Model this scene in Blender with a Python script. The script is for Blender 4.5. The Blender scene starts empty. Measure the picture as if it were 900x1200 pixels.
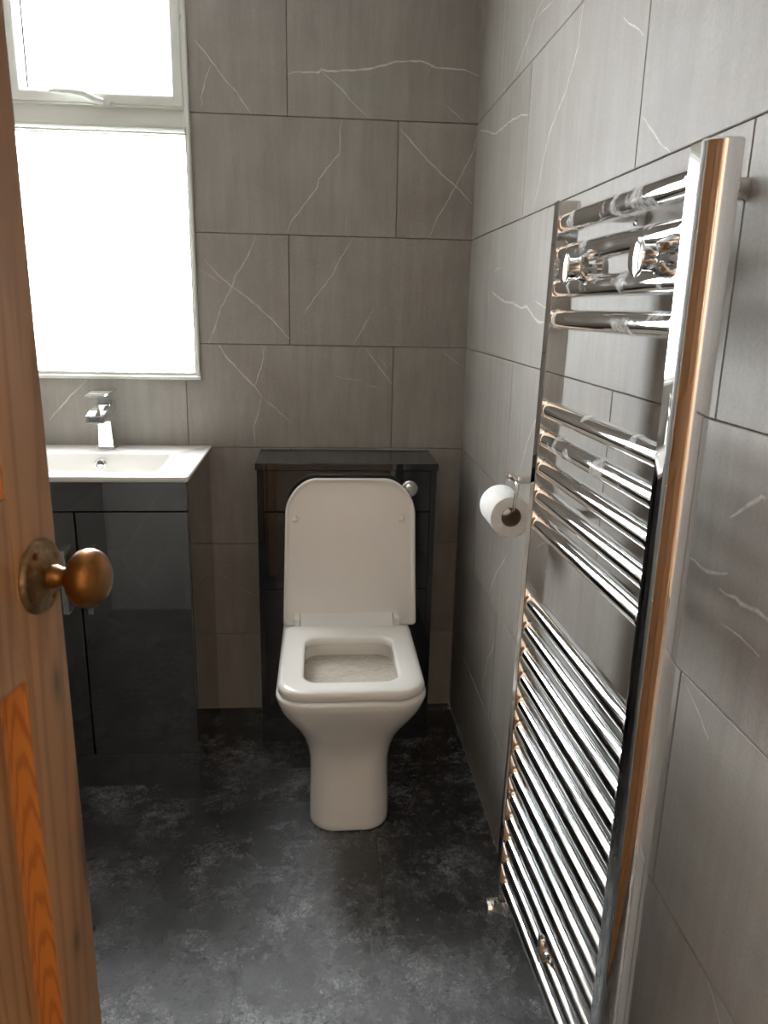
import bpy, bmesh, math, random
from mathutils import Vector, Matrix, noise

random.seed(7)
S = bpy.context.scene
C = bpy.context.collection
PI = math.pi

# ------------------------------------------------------------------ camera, world, light, exposure
cam_d = bpy.data.cameras.new('camera')
cam = bpy.data.objects.new('camera', cam_d)
C.objects.link(cam)
_r = Vector((0.99652893, -0.08060654, 0.02080098))
_u = Vector((0.00102714, 0.26175652, 0.96513339))
_f = Vector((0.08324085, 0.96176198, -0.26093074))
cam.matrix_world = Matrix(((_r.x, _u.x, -_f.x, -0.42772850), (_r.y, _u.y, -_f.y, -2.25240871),
                           (_r.z, _u.z, -_f.z, 1.27378619), (0, 0, 0, 1)))
cam_d.sensor_fit = 'VERTICAL'
cam_d.sensor_height = 36.0
cam_d.lens = 887.873921 / 1200 * 36.0
cam_d.clip_start = 0.02
cam_d.dof.use_dof = True
cam_d.dof.focus_distance = 1.45
cam_d.dof.aperture_fstop = 14.0
S.camera = cam

world = bpy.data.worlds.new('overcast_sky')
S.world = world
world.use_nodes = True
_bg = world.node_tree.nodes['Background']
_bg.inputs['Color'].default_value = (0.93, 0.97, 1.0, 1)
_bg.inputs['Strength'].default_value = 118.0

def area(name, loc, direction, sx, sy, energy, color, portal=False):
    d = bpy.data.lights.new(name, 'AREA')
    d.shape = 'RECTANGLE'
    d.size, d.size_y = sx, sy
    d.energy = energy
    d.color = color
    o = bpy.data.objects.new(name, d)
    C.objects.link(o)
    o.location = loc
    o.rotation_euler = Vector(direction).to_track_quat('-Z', 'Y').to_euler()
    if portal:
        d.cycles.is_portal = True
    return o

area('window_portal', (-1.01, 0.262, 1.61), (0, -1, 0), 0.5, 1.12, 1, (1, 1, 1), True)
area('hall_fill_portal', (-1.59, -3.45, 1.45), (1, 0, 0), 0.37, 0.54, 1, (1, 1, 1), True)  # unseen hall opening, added so sky light gives a weak fill

S.view_settings.view_transform = 'Standard'
S.view_settings.look = 'None'
S.view_settings.gamma = 1.0
S.view_settings.use_curve_mapping = False
S.view_settings.exposure = 0.0
S.cycles.use_denoising = True
S.cycles.max_bounces = 14
S.cycles.diffuse_bounces = 6
S.cycles.glossy_bounces = 8
S.cycles.transparent_max_bounces = 12
S.cycles.sample_clamp_indirect = 6.0
S.cycles.caustics_reflective = True
S.cycles.blur_glossy = 0.2

# ------------------------------------------------------------------ helpers
def tag(o, label=None, cat=None, group=None, kind=None):
    if label: o['label'] = label
    if cat: o['category'] = cat
    if group: o['group'] = group
    if kind: o['kind'] = kind
    return o

def empty(name, loc, rotz=0.0, **k):
    o = bpy.data.objects.new(name, None)
    C.objects.link(o)
    o.empty_display_size = 0.05
    o.location = loc
    o.rotation_euler = (0, 0, rotz)
    return tag(o, **k)

def ORG(o):
    v = Vector((0, 0, 0))
    while o is not None:
        v += o.location
        o = o.parent
    return v

def obj(name, bm, mat, parent=None, smooth=None, local=False, recalc=True, **k):
    """link a bmesh (world coordinates unless local) as ONE mesh object below parent"""
    if recalc:
        bmesh.ops.recalc_face_normals(bm, faces=bm.faces)
    if parent is not None and not local:
        bmesh.ops.translate(bm, vec=-ORG(parent), verts=bm.verts)
    me = bpy.data.meshes.new(name)
    bm.to_mesh(me)
    bm.free()
    for m in (mat if isinstance(mat, (list, tuple)) else [mat]):
        me.materials.append(m)
    if smooth is not None:
        me.polygons.foreach_set('use_smooth', [True] * len(me.polygons))
        if smooth < 179:
            me.set_sharp_from_angle(angle=math.radians(smooth))
    o = bpy.data.objects.new(name, me)
    C.objects.link(o)
    if parent is not None:
        o.parent = parent
    return tag(o, **k)

def box(bm, x0, x1, y0, y1, z0, z1, bev=0.0, seg=2):
    r = bmesh.ops.create_cube(bm, size=1.0)
    vs = r['verts']
    bmesh.ops.scale(bm, vec=(x1 - x0, y1 - y0, z1 - z0), verts=vs)
    bmesh.ops.translate(bm, vec=((x0 + x1) / 2, (y0 + y1) / 2, (z0 + z1) / 2), verts=vs)
    if bev > 0:
        es = list({e for v in vs for e in v.link_edges})
        bmesh.ops.bevel(bm, geom=es, offset=bev, segments=seg, profile=0.5, affect='EDGES')
    return bm

def B(*a, **k):
    return box(bmesh.new(), *a, **k)

def loft(bm, rings, cap0=True, cap1=True, closed=False):
    R = [[bm.verts.new(p) for p in r] for r in rings]
    n = len(R[0])
    pairs = list(zip(R, R[1:])) + ([(R[-1], R[0])] if closed else [])
    for a, b in pairs:
        for i in range(n):
            j = (i + 1) % n
            bm.faces.new((a[i], a[j], b[j], b[i]))
    if not closed:
        if cap0: bm.faces.new(R[0][::-1])
        if cap1: bm.faces.new(R[-1])
    return bm

def basis(axis):
    a = Vector(axis).normalized()
    h = Vector((0, 0, 1)) if abs(a.z) < 0.9 else Vector((1, 0, 0))
    u = a.cross(h).normalized()
    return a, u, a.cross(u)

def lathe(bm, c, axis, prof, n=32, su=1.0, sv=1.0):
    """prof: list of (radius, height along axis)"""
    a, u, v = basis(axis)
    c = Vector(c)
    rings = []
    for r, hh in prof:
        r = max(r, 1e-5)
        rings.append([c + a * hh + (u * math.cos(t) * su + v * math.sin(t) * sv) * r
                      for t in (2 * PI * i / n for i in range(n))])
    return loft(bm, rings)

def tube(bm, pts, r, n=14, cap=True):
    pts = [Vector(p) for p in pts]
    rings = []
    prev = None
    for i, p in enumerate(pts):
        d = (pts[min(i + 1, len(pts) - 1)] - pts[max(i - 1, 0)]).normalized()
        if prev is None:
            _, u, v = basis(d)
        else:
            u = (prev - d * prev.dot(d)).normalized()
            v = d.cross(u)
        prev = u
        rr = r[i] if isinstance(r, (list, tuple)) else r
        rings.append([p + (u * math.cos(t) + v * math.sin(t)) * rr for t in (2 * PI * k / n for k in range(n))])
    return loft(bm, rings, cap, cap)

def arc(c, u, v, r, a0, a1, n):
    c, u, v = Vector(c), Vector(u), Vector(v)
    return [c + u * r * math.cos(a0 + (a1 - a0) * i / n) + v * r * math.sin(a0 + (a1 - a0) * i / n) for i in range(n + 1)]

def prism(bm, poly, lift0, lift1):
    """poly: 2-D points; lift0 / lift1 turn a 2-D point into 3-D at either end"""
    return loft(bm, [[lift0(p) for p in poly], [lift1(p) for p in poly]])

def rrect(x0, x1, y0, y1, r, n=6):
    """rounded rectangle; r = (r at x0y0, x1y0, x1y1, x0y1)"""
    if not isinstance(r, (tuple, list)): r = (r,) * 4
    out = []
    for (cx, cy, rr, a0) in ((x0 + r[0], y0 + r[0], r[0], PI), (x1 - r[1], y0 + r[1], r[1], 1.5 * PI),
                             (x1 - r[2], y1 - r[2], r[2], 0), (x0 + r[3], y1 - r[3], r[3], 0.5 * PI)):
        for i in range(n + 1):
            a = a0 + 0.5 * PI * i / n
            out.append((cx + rr * math.cos(a), cy + rr * math.sin(a)))
    return out

# ------------------------------------------------------------------ materials
class NT:
    def __init__(self, name):
        self.m = bpy.data.materials.new(name)
        self.m.use_nodes = True
        self.t = self.m.node_tree
        self.p = self.t.nodes['Principled BSDF']
        self.out = self.t.nodes['Material Output']
    def n(self, typ, **k):
        nd = self.t.nodes.new(typ)
        for a, b in k.items(): setattr(nd, a, b)
        return nd
    def l(self, a, b): self.t.links.new(a, b)
    def set(self, **k):
        for a, b in k.items(): self.p.inputs[a.replace('_', ' ')].default_value = b
    def coord(self, scale=(1, 1, 1), rand=False, what='Object'):
        tc = self.n('ShaderNodeTexCoord')
        mp = self.n('ShaderNodeMapping')
        mp.inputs['Scale'].default_value = scale
        self.l(tc.outputs[what], mp.inputs['Vector'])
        if rand:
            oi = self.n('ShaderNodeObjectInfo')
            m = self.n('ShaderNodeMath', operation='MULTIPLY')
            m.inputs[1].default_value = 37.0
            self.l(oi.outputs['Random'], m.inputs[0])
            self.l(m.outputs[0], mp.inputs['Location'])
        return mp.outputs['Vector']
    def noise(self, vec, scale, detail=4, rough=0.55, dist=0.0):
        nd = self.n('ShaderNodeTexNoise')
        nd.inputs['Scale'].default_value = scale
        nd.inputs['Detail'].default_value = detail
        nd.inputs['Roughness'].default_value = rough
        nd.inputs['Distortion'].default_value = dist
        self.l(vec, nd.inputs['Vector'])
        return nd.outputs['Fac']
    def ramp(self, fac, stops):
        nd = self.n('ShaderNodeValToRGB')
        el = nd.color_ramp.elements
        while len(el) < len(stops): el.new(0.5)
        for e, (p, c) in zip(el, stops):
            e.position = p
            e.color = (*c, 1) if isinstance(c, (tuple, list)) else (c, c, c, 1)
        self.l(fac, nd.inputs['Fac'])
        return nd.outputs['Color']
    def mix(self, fac, a, b, blend='MIX'):
        nd = self.n('ShaderNodeMix', data_type='RGBA', blend_type=blend)
        for s, v in ((nd.inputs['Factor'], fac), (nd.inputs['A'], a), (nd.inputs['B'], b)):
            if hasattr(v, 'links'): self.l(v, s)
            elif isinstance(v, (tuple, list)): s.default_value = (*v, 1)
            else: s.default_value = v
        return nd.outputs['Result']
    def math(self, op, a, b=None, clamp=False):
        nd = self.n('ShaderNodeMath', operation=op, use_clamp=clamp)
        for s, v in zip(nd.inputs, (a, b)):
            if v is None: continue
            if hasattr(v, 'links'): self.l(v, s)
            else: s.default_value = v
        return nd.outputs[0]
    def bump(self, h, strength=0.3, dist=0.002):
        nd = self.n('ShaderNodeBump')
        nd.inputs['Strength'].default_value = strength
        nd.inputs['Distance'].default_value = dist
        self.l(h, nd.inputs['Height'])
        self.l(nd.outputs['Normal'], self.p.inputs['Normal'])
    def base(self, c): self.l(c, self.p.inputs['Base Color'])

def simple(name, col, rough=0.4, metal=0.0, var=0.06, bump=0.0, scale=30, coat=0.0):
    t = NT(name)
    v = t.coord()
    f = t.noise(v, scale)
    t.base(t.mix(f, tuple(c * (1 - var) for c in col), tuple(min(1, c * (1 + var)) for c in col)))
    t.set(Roughness=rough, Metallic=metal)
    if coat: t.set(Coat_Weight=coat, Coat_Roughness=0.03)
    if bump: t.bump(t.noise(v, scale * 6), bump, 0.001)
    return t.m

def tile_material(name, vein):
    t = NT(name)
    v = t.coord(rand=True)
    cloud = t.ramp(t.noise(v, 3.2, 5, 0.6, 0.6), [(0.3, (0.215, 0.190, 0.172)), (0.5, (0.246, 0.226, 0.203)), (0.72, (0.272, 0.260, 0.235))])
    vs = t.coord((14, 14, 1.6), True)
    streak = t.ramp(t.noise(vs, 3.0, 4, 0.6), [(0.25, 0.86), (0.75, 1.1)])
    grain = t.ramp(t.noise(v, 260, 2, 0.7), [(0.2, 0.86), (0.8, 1.12)])
    c = t.mix(1.0, cloud, streak, 'MULTIPLY')
    c = t.mix(1.0, c, grain, 'MULTIPLY')
    rough = t.math('MULTIPLY_ADD', t.noise(v, 40), 0.12)
    t.set(Roughness=0.58)
    t.p.inputs['Specular IOR Level'].default_value = 0.35
    if vein:
        uv = t.n('ShaderNodeUVMap')
        sx = t.n('ShaderNodeSeparateXYZ')
        t.l(uv.outputs['UV'], sx.inputs[0])
        d = t.math('ABSOLUTE', t.math('SUBTRACT', sx.outputs['Y'], 0.5))
        w = t.math('MULTIPLY', d, 2.0)
        n1 = t.ramp(t.noise(v, 55, 5, 0.7), [(0.34, 0.35), (0.62, 1.0)])
        edge = t.math('SUBTRACT', 1.0, t.math('POWER', w, 1.6), True)
        f = t.math('MULTIPLY', t.math('MULTIPLY', edge, n1), 0.9, True)
        c = t.mix(f, c, (0.60, 0.57, 0.52))
    t.base(c)
    t.bump(t.noise(v, 180, 3, 0.6), 0.12, 0.001)
    return t.m

M = {}
M['tile'] = tile_material('grey_stone_tile', False)
M['vein'] = tile_material('grey_stone_tile_vein', True)
M['grout'] = simple('dark_grout', (0.05, 0.048, 0.045), 0.9, bump=0.2)
M['ceiling'] = simple('white_ceiling_paint', (0.78, 0.77, 0.75), 0.8, bump=0.1)
M['hall'] = simple('hall_paint', (0.74, 0.60, 0.46), 0.7, bump=0.1)
M['hall_floor'] = simple('hall_carpet', (0.20, 0.15, 0.11), 0.95, var=0.2, bump=0.6)
M['upvc'] = simple('white_upvc', (0.64, 0.65, 0.60), 0.28, var=0.02)
M['gasket'] = simple('black_gasket', (0.03, 0.03, 0.03), 0.6)
M['ceramic'] = simple('white_ceramic', (0.80, 0.785, 0.75), 0.12, var=0.015, coat=0.5)
M['seat'] = simple('white_seat_plastic', (0.80, 0.775, 0.73), 0.2, var=0.015, coat=0.3)
M['gloss'] = simple('grey_gloss_laminate', (0.031, 0.033, 0.033), 0.04, var=0.08, coat=1.0)
M['gloss'].node_tree.nodes['Principled BSDF'].inputs['IOR'].default_value = 1.75
M['gloss_dark'] = simple('anthracite_gloss_laminate', (0.009, 0.011, 0.013), 0.04, var=0.08, coat=0.3)
M['carcass'] = simple('dark_shadow_gap', (0.004, 0.004, 0.004), 0.6)
M['paper'] = None

def chrome(name, dirt):
    t = NT(name)
    v = t.coord()
    t.set(Metallic=1.0, Roughness=0.03)
    t.p.inputs['Base Color'].default_value = (0.80, 0.81, 0.81, 1)
    if dirt:
        big = t.noise(v, 20, 2, 0.5, 0.2)
        fine = t.noise(v, 110, 6, 0.8)
        m = t.ramp(t.math('MULTIPLY', t.ramp(big, [(0.47, 0.0), (0.62, 1.0)]), fine), [(0.30, 0.0), (0.62, 0.75)])
        d = t.n('ShaderNodeBsdfDiffuse')
        d.inputs['Color'].default_value = (0.72, 0.72, 0.70, 1)
        mx = t.n('ShaderNodeMixShader')
        t.l(m, mx.inputs['Fac'])
        t.l(t.p.outputs[0], mx.inputs[1])
        t.l(d.outputs[0], mx.inputs[2])
        t.l(mx.outputs[0], t.out.inputs['Surface'])
        rr = t.ramp(t.noise(v, 22, 4, 0.7), [(0.45, 0.025), (0.8, 0.12)])
        t.l(rr, t.p.inputs['Roughness'])
    else:
        t.l(t.ramp(t.noise(v, 30, 3), [(0.3, 0.018), (0.8, 0.045)]), t.p.inputs['Roughness'])
    return t.m
M['chrome'] = chrome('polished_chrome', False)
M['chrome_marked'] = chrome('chrome_with_limescale', True)

def floor_material():
    t = NT('dark_slate_vinyl')
    v = t.coord(rand=True)
    a = t.noise(v, 6.5, 6, 0.62, 0.3)
    b = t.noise(v, 38, 8, 0.74, 0.5)
    s = t.math('ADD', t.math('MULTIPLY', a, 0.55), t.math('MULTIPLY', b, 0.45))
    t.base(t.ramp(s, [(0.39, (0.006, 0.006, 0.0065)), (0.46, (0.022, 0.022, 0.023)), (0.54, (0.060, 0.061, 0.063)), (0.64, (0.14, 0.14, 0.142))]))
    fl = t.ramp(t.noise(v, 150, 4, 0.75, 1.0), [(0.36, 0.45), (0.5, 0.95), (0.66, 1.9)])
    col = t.p.inputs['Base Color'].links[0].from_socket
    t.base(t.mix(1.0, col, fl, 'MULTIPLY'))
    h = t.math('ADD', t.math('MULTIPLY', t.noise(v, 24, 8, 0.76, 0.8), 0.6), t.math('MULTIPLY', t.noise(v, 120, 5, 0.7, 0.6), 0.4))
    t.l(t.ramp(s, [(0.40, 0.27), (0.60, 0.22)]), t.p.inputs['Roughness'])
    t.set(IOR=1.85)
    t.bump(h, 1.0, 0.0036)
    return t.m
M['floor'] = floor_material()

def wood(name, light, dark, arched=False, rough=0.42):
    t = NT(name)
    v = t.coord((1, 1, 0.055))
    wv = t.n('ShaderNodeTexWave', wave_type='RINGS', rings_direction='Y')
    wv.inputs['Scale'].default_value = 26.0
    wv.inputs['Distortion'].default_value = 9.0
    wv.inputs['Detail'].default_value = 3.0
    wv.inputs['Detail Scale'].default_value = 1.2
    t.l(v, wv.inputs['Vector'])
    fib = t.noise(t.coord((90, 90, 3)), 6, 4, 0.7)
    big = t.noise(t.coord((2, 2, 1)), 2.3, 3, 0.5)
    if arched:      # cathedral figure running up the moulded edge
        so = t.n('ShaderNodeSeparateXYZ')
        t.l(t.coord(), so.inputs[0])
        dy = t.math('SUBTRACT', so.outputs['Y'], 0.0075)
        q = t.math('MULTIPLY', t.math('MULTIPLY', dy, dy), 760.0)
        wob = t.math('MULTIPLY', t.noise(t.coord((30, 60, 6)), 1.5, 4, 0.6), 0.075)
        ph = t.math('MULTIPLY', t.math('ADD', t.math('ADD', so.outputs['Z'], q), wob), 150.0)
        wv = t.n('ShaderNodeMath', operation='MULTIPLY_ADD')
        t.l(t.math('SINE', ph), wv.inputs[0])
        wv.inputs[1].default_value = 0.5
        wv.inputs[2].default_value = 0.5
    g = t.ramp(wv.outputs[0] if arched else wv.outputs['Fac'], [(0.10, 1.0), (0.60, 0.85), (0.95, 0.25)])
    f = t.math('MULTIPLY', t.math('ADD', t.math('MULTIPLY', g, 0.72), t.math('MULTIPLY', fib, 0.34)), t.ramp(big, [(0.3, 0.85), (0.7, 1.08)]), True)
    c = t.mix(f, dark, light)
    t.set(Roughness=rough, Coat_Weight=0.15, Coat_Roughness=0.3)
    # knots at their own places on the stile (object coordinates: x along the leaf, z up)
    tc = t.n('ShaderNodeTexCoord')
    for (ku, kz, ru, rz) in ((-0.020, 0.972, 0.0075, 0.021), (-0.030, 0.728, 0.007, 0.014), (-0.004, 0.800, 0.006, 0.05), (-0.02, 0.50, 0.008, 0.014)):
        sp = t.n('ShaderNodeSeparateXYZ')
        t.l(tc.outputs['Object'], sp.inputs[0])
        dx = t.math('DIVIDE', t.math('SUBTRACT', sp.outputs['X'], ku), ru)
        dz = t.math('DIVIDE', t.math('SUBTRACT', sp.outputs['Z'], kz), rz)
        r2 = t.math('ADD', t.math('MULTIPLY', dx, dx), t.math('MULTIPLY', dz, dz))
        k = t.math('POWER', 2.718, t.math('MULTIPLY', r2, -1.2))
        c = t.mix(t.math('MULTIPLY', k, 0.85), c, tuple(x * 0.25 for x in dark))
    t.base(c)
    t.bump(f, 0.12, 0.001)
    return t.m
M['pine'] = wood('stained_pine', (0.37, 0.195, 0.082), (0.20, 0.088, 0.030))
M['pine_rich'] = wood('stained_pine_moulding', (0.50, 0.175, 0.026), (0.24, 0.062, 0.008), True, rough=0.35)

def brass():
    t = NT('tarnished_brass')
    v = t.coord()
    f = t.noise(v, 45, 5, 0.65)
    t.base(t.ramp(f, [(0.3, (0.15, 0.062, 0.016)), (0.6, (0.26, 0.115, 0.030)), (0.8, (0.38, 0.22, 0.09))]))
    t.l(t.ramp(f, [(0.3, 0.40), (0.8, 0.26)]), t.p.inputs['Roughness'])
    t.set(Metallic=0.9)
    return t.m
M['brass'] = brass()
def brass_rose():
    t = NT('aged_bronze')
    v = t.coord()
    f = t.noise(v, 60, 5, 0.65)
    t.base(t.ramp(f, [(0.35, (0.11, 0.065, 0.03)), (0.55, (0.22, 0.14, 0.065)), (0.72, (0.42, 0.30, 0.19))]))
    t.l(t.ramp(f, [(0.3, 0.5), (0.8, 0.32)]), t.p.inputs['Roughness'])
    t.set(Metallic=0.85)
    return t.m
M['bronze'] = brass_rose()

def paper():
    t = NT('toilet_paper')
    v = t.coord()
    t.base(t.mix(t.noise(v, 60, 3), (0.80, 0.79, 0.76), (0.88, 0.87, 0.85)))
    t.set(Roughness=0.95)
    vo = t.n('ShaderNodeTexVoronoi')
    vo.inputs['Scale'].default_value = 240
    t.l(v, vo.inputs['Vector'])
    t.bump(vo.outputs['Distance'], 0.5, 0.0015)
    return t.m
M['paper'] = paper()
M['card'] = simple('brown_card_core', (0.34, 0.26, 0.18), 0.9, var=0.1)

def glass():
    t = NT('frosted_window_glass')
    v = t.coord()
    tr = t.n('ShaderNodeBsdfTransparent')
    tl = t.n('ShaderNodeBsdfTranslucent')
    gl = t.n('ShaderNodeBsdfGlossy')
    gl.inputs['Roughness'].default_value = 0.15
    f = t.ramp(t.noise(v, 220, 3), [(0.3, 0.25), (0.7, 0.4)])
    a = t.n('ShaderNodeMixShader')
    t.l(f, a.inputs['Fac'])
    t.l(tr.outputs[0], a.inputs[1]); t.l(tl.outputs[0], a.inputs[2])
    b = t.n('ShaderNodeMixShader')
    b.inputs['Fac'].default_value = 0.05
    t.l(a.outputs[0], b.inputs[1]); t.l(gl.outputs[0], b.inputs[2])
    t.l(b.outputs[0], t.out.inputs['Surface'])
    return t.m
M['glass'] = glass()

def water():
    t = NT('cloudy_toilet_water')
    v = t.coord()
    t.base(t.ramp(t.noise(v, 9, 4, 0.6), [(0.3, (0.50, 0.46, 0.39)), (0.7, (0.62, 0.58, 0.50))]))
    t.set(Roughness=0.05)
    t.bump(t.noise(v, 30, 3, 0.5, 1.2), 0.8, 0.010)
    return t.m
M['water'] = water()

# printed veins of the tiles that the photograph shows: (weight, polyline on the wall in metres)
VEINS_BACK = [
    (1.0, [(-0.770, 2.023), (-0.782, 1.998), (-0.795, 1.964), (-0.811, 1.936), (-0.816, 1.900)]),
    (1.2, [(-0.753, 1.933), (-0.728, 1.906), (-0.711, 1.885), (-0.677, 1.844), (-0.647, 1.813), (-0.612, 1.765)]),
    (0.9, [(-0.714, 1.877), (-0.731, 1.838), (-0.742, 1.797), (-0.739, 1.789), (-0.744, 1.775)]),
    (2.2, [(-0.516, 1.863), (-0.498, 1.870), (-0.471, 1.871), (-0.433, 1.871), (-0.424, 1.879), (-0.408, 1.874), (-0.372, 1.878), (-0.327, 1.882), (-0.286, 1.888), (-0.254, 1.897), (-0.223, 1.906), (-0.190, 1.908), (-0.160, 1.909), (-0.140, 1.904), (-0.123, 1.896), (-0.086, 1.894), (-0.042, 1.894), (-0.023, 1.888), (-0.002, 1.881)]),
    (1.3, [(-0.426, 1.877), (-0.399, 1.856), (-0.372, 1.835), (-0.339, 1.801), (-0.316, 1.783), (-0.298, 1.769)]),
    (0.8, [(-0.097, 1.811), (-0.068, 1.791), (-0.038, 1.769)]),
    (0.7, [(-0.121, 1.909), (-0.148, 1.877)]),
    (1.5, [(-0.211, 1.743), (-0.174, 1.706), (-0.131, 1.665), (-0.092, 1.633), (-0.054, 1.604), (-0.000, 1.559)]),
    (1.1, [(0.003, 1.730), (-0.004, 1.701), (-0.019, 1.668), (-0.054, 1.601), (-0.076, 1.559), (-0.101, 1.519), (-0.121, 1.467)]),
    (1.0, [(-0.369, 1.762), (-0.375, 1.739), (-0.374, 1.701), (-0.375, 1.675), (-0.392, 1.658), (-0.411, 1.636), (-0.431, 1.609), (-0.436, 1.589), (-0.473, 1.542), (-0.509, 1.496), (-0.521, 1.467)]),
    (0.6, [(-0.353, 1.521), (-0.360, 1.474)]),
    (1.2, [(-0.608, 1.459), (-0.618, 1.429), (-0.628, 1.406), (-0.646, 1.378), (-0.667, 1.347), (-0.678, 1.318), (-0.708, 1.264), (-0.720, 1.233), (-0.730, 1.200), (-0.747, 1.164)]),
    (1.3, [(-0.749, 1.391), (-0.714, 1.352), (-0.678, 1.322), (-0.621, 1.282), (-0.563, 1.231), (-0.517, 1.180)]),
    (0.8, [(-0.766, 1.366), (-0.740, 1.351), (-0.708, 1.331)]),
    (1.0, [(-0.336, 1.461), (-0.371, 1.404), (-0.395, 1.359), (-0.444, 1.295), (-0.477, 1.250)]),
    (0.8, [(-0.277, 1.268), (-0.299, 1.225), (-0.333, 1.166)]),
    (1.4, [(-0.719, 1.159), (-0.696, 1.124), (-0.671, 1.096), (-0.644, 1.067), (-0.618, 1.041), (-0.599, 1.013)]),
    (0.7, [(-0.599, 1.013), (-0.557, 0.976), (-0.515, 0.938)]),
    (1.1, [(-0.587, 1.157), (-0.594, 1.143), (-0.592, 1.128), (-0.605, 1.082), (-0.618, 1.045)]),
    (0.9, [(-0.601, 1.013), (-0.610, 0.968), (-0.625, 0.922), (-0.622, 0.865)]),
    (1.5, [(-0.298, 1.160), (-0.275, 1.128), (-0.251, 1.097), (-0.216, 1.055)]),
    (0.8, [(-0.260, 1.129), (-0.245, 1.119), (-0.232, 1.097)]),
    (0.6, [(-0.387, 1.076), (-0.347, 1.068), (-0.307, 1.066)]),
    (0.6, [(-0.296, 1.051), (-0.248, 1.043)]),
    (0.8, [(-0.071, 1.154), (-0.031, 1.121), (-0.004, 1.108)]),
    (1.2, [(-1.094, 1.056), (-1.119, 1.031), (-1.142, 1.011), (-1.208, 0.940)]),
    (0.9, [(-0.749, 0.469), (-0.729, 0.460), (-0.711, 0.446)]),
    (0.6, [(-0.680, 0.417), (-0.631, 0.392)]),
]
VEINS_RIGHT = [
    (1.3, [(-0.613, 1.852), (-0.578, 1.847), (-0.523, 1.818), (-0.453, 1.792), (-0.399, 1.770)]),
    (1.5, [(-0.875, 1.757), (-0.868, 1.736), (-0.865, 1.701), (-0.837, 1.671), (-0.811, 1.645), (-0.790, 1.632), (-0.741, 1.605), (-0.723, 1.590), (-0.694, 1.550), (-0.680, 1.514), (-0.648, 1.471)]),
    (0.8, [(-0.688, 1.824), (-0.625, 1.831), (-0.576, 1.835)]),
    (1.6, [(-0.040, 1.739), (-0.144, 1.715), (-0.240, 1.690), (-0.331, 1.687), (-0.414, 1.684), (-0.507, 1.674), (-0.584, 1.663)]),
    (1.2, [(-1.067, 1.676), (-1.085, 1.663), (-1.123, 1.645), (-1.147, 1.629)]),
    (1.2, [(-1.172, 1.526), (-1.205, 1.504), (-1.236, 1.482), (-1.271, 1.463)]),
    (2.2, [(-0.301, 1.317), (-0.380, 1.303), (-0.454, 1.291), (-0.528, 1.289), (-0.598, 1.278), (-0.639, 1.282), (-0.668, 1.275), (-0.711, 1.260), (-0.744, 1.252), (-0.797, 1.252)]),
    (1.0, [(-0.702, 1.293), (-0.766, 1.282), (-0.814, 1.271)]),
    (1.2, [(-0.318, 1.363), (-0.354, 1.369), (-0.390, 1.370)]),
    (1.4, [(-0.799, 1.090), (-0.763, 1.051), (-0.729, 1.015), (-0.688, 0.942)]),
    (0.9, [(-0.587, 1.153), (-0.590, 1.084), (-0.571, 1.008), (-0.562, 0.917)]),
    (1.3, [(-0.631, 0.736), (-0.586, 0.698), (-0.542, 0.661), (-0.468, 0.577)]),
    (0.9, [(-0.785, 0.659), (-0.753, 0.616), (-0.720, 0.567)]),
    (1.2, [(-0.585, 0.501), (-0.541, 0.451), (-0.502, 0.411), (-0.442, 0.271)]),
    (0.7, [(-0.263, 0.250), (-0.350, 0.260), (-0.442, 0.271)]),
    (1.0, [(-0.789, 0.192), (-0.742, 0.115), (-0.677, 0.015)]),
    (2.0, [(-1.518, 1.068), (-1.527, 1.074), (-1.539, 1.083), (-1.550, 1.090), (-1.563, 1.099), (-1.569, 1.104), (-1.575, 1.104), (-1.576, 1.101)]),
    (2.2, [(-1.447, 1.000), (-1.459, 1.000), (-1.472, 0.999), (-1.490, 0.999), (-1.506, 1.002), (-1.530, 1.010)]),
    (2.6, [(-1.518, 0.989), (-1.531, 0.988), (-1.552, 0.992), (-1.561, 0.989), (-1.572, 0.991), (-1.591, 0.992), (-1.610, 0.991), (-1.636, 0.996)]),
    (1.1, [(-1.531, 0.954), (-1.550, 0.955), (-1.569, 0.955), (-1.606, 0.951)]),
    (0.8, [(-1.475, 0.854), (-1.507, 0.839), (-1.541, 0.820)]),
    (1.2, [(-1.607, 0.564), (-1.623, 0.553), (-1.642, 0.537)]),
]


# ------------------------------------------------------------------ tiled walls
ROW0, TH, TW, JT, DEP = 0.26252, 0.30, 0.60, 0.0016, 0.008
CEIL = 2.40

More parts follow.
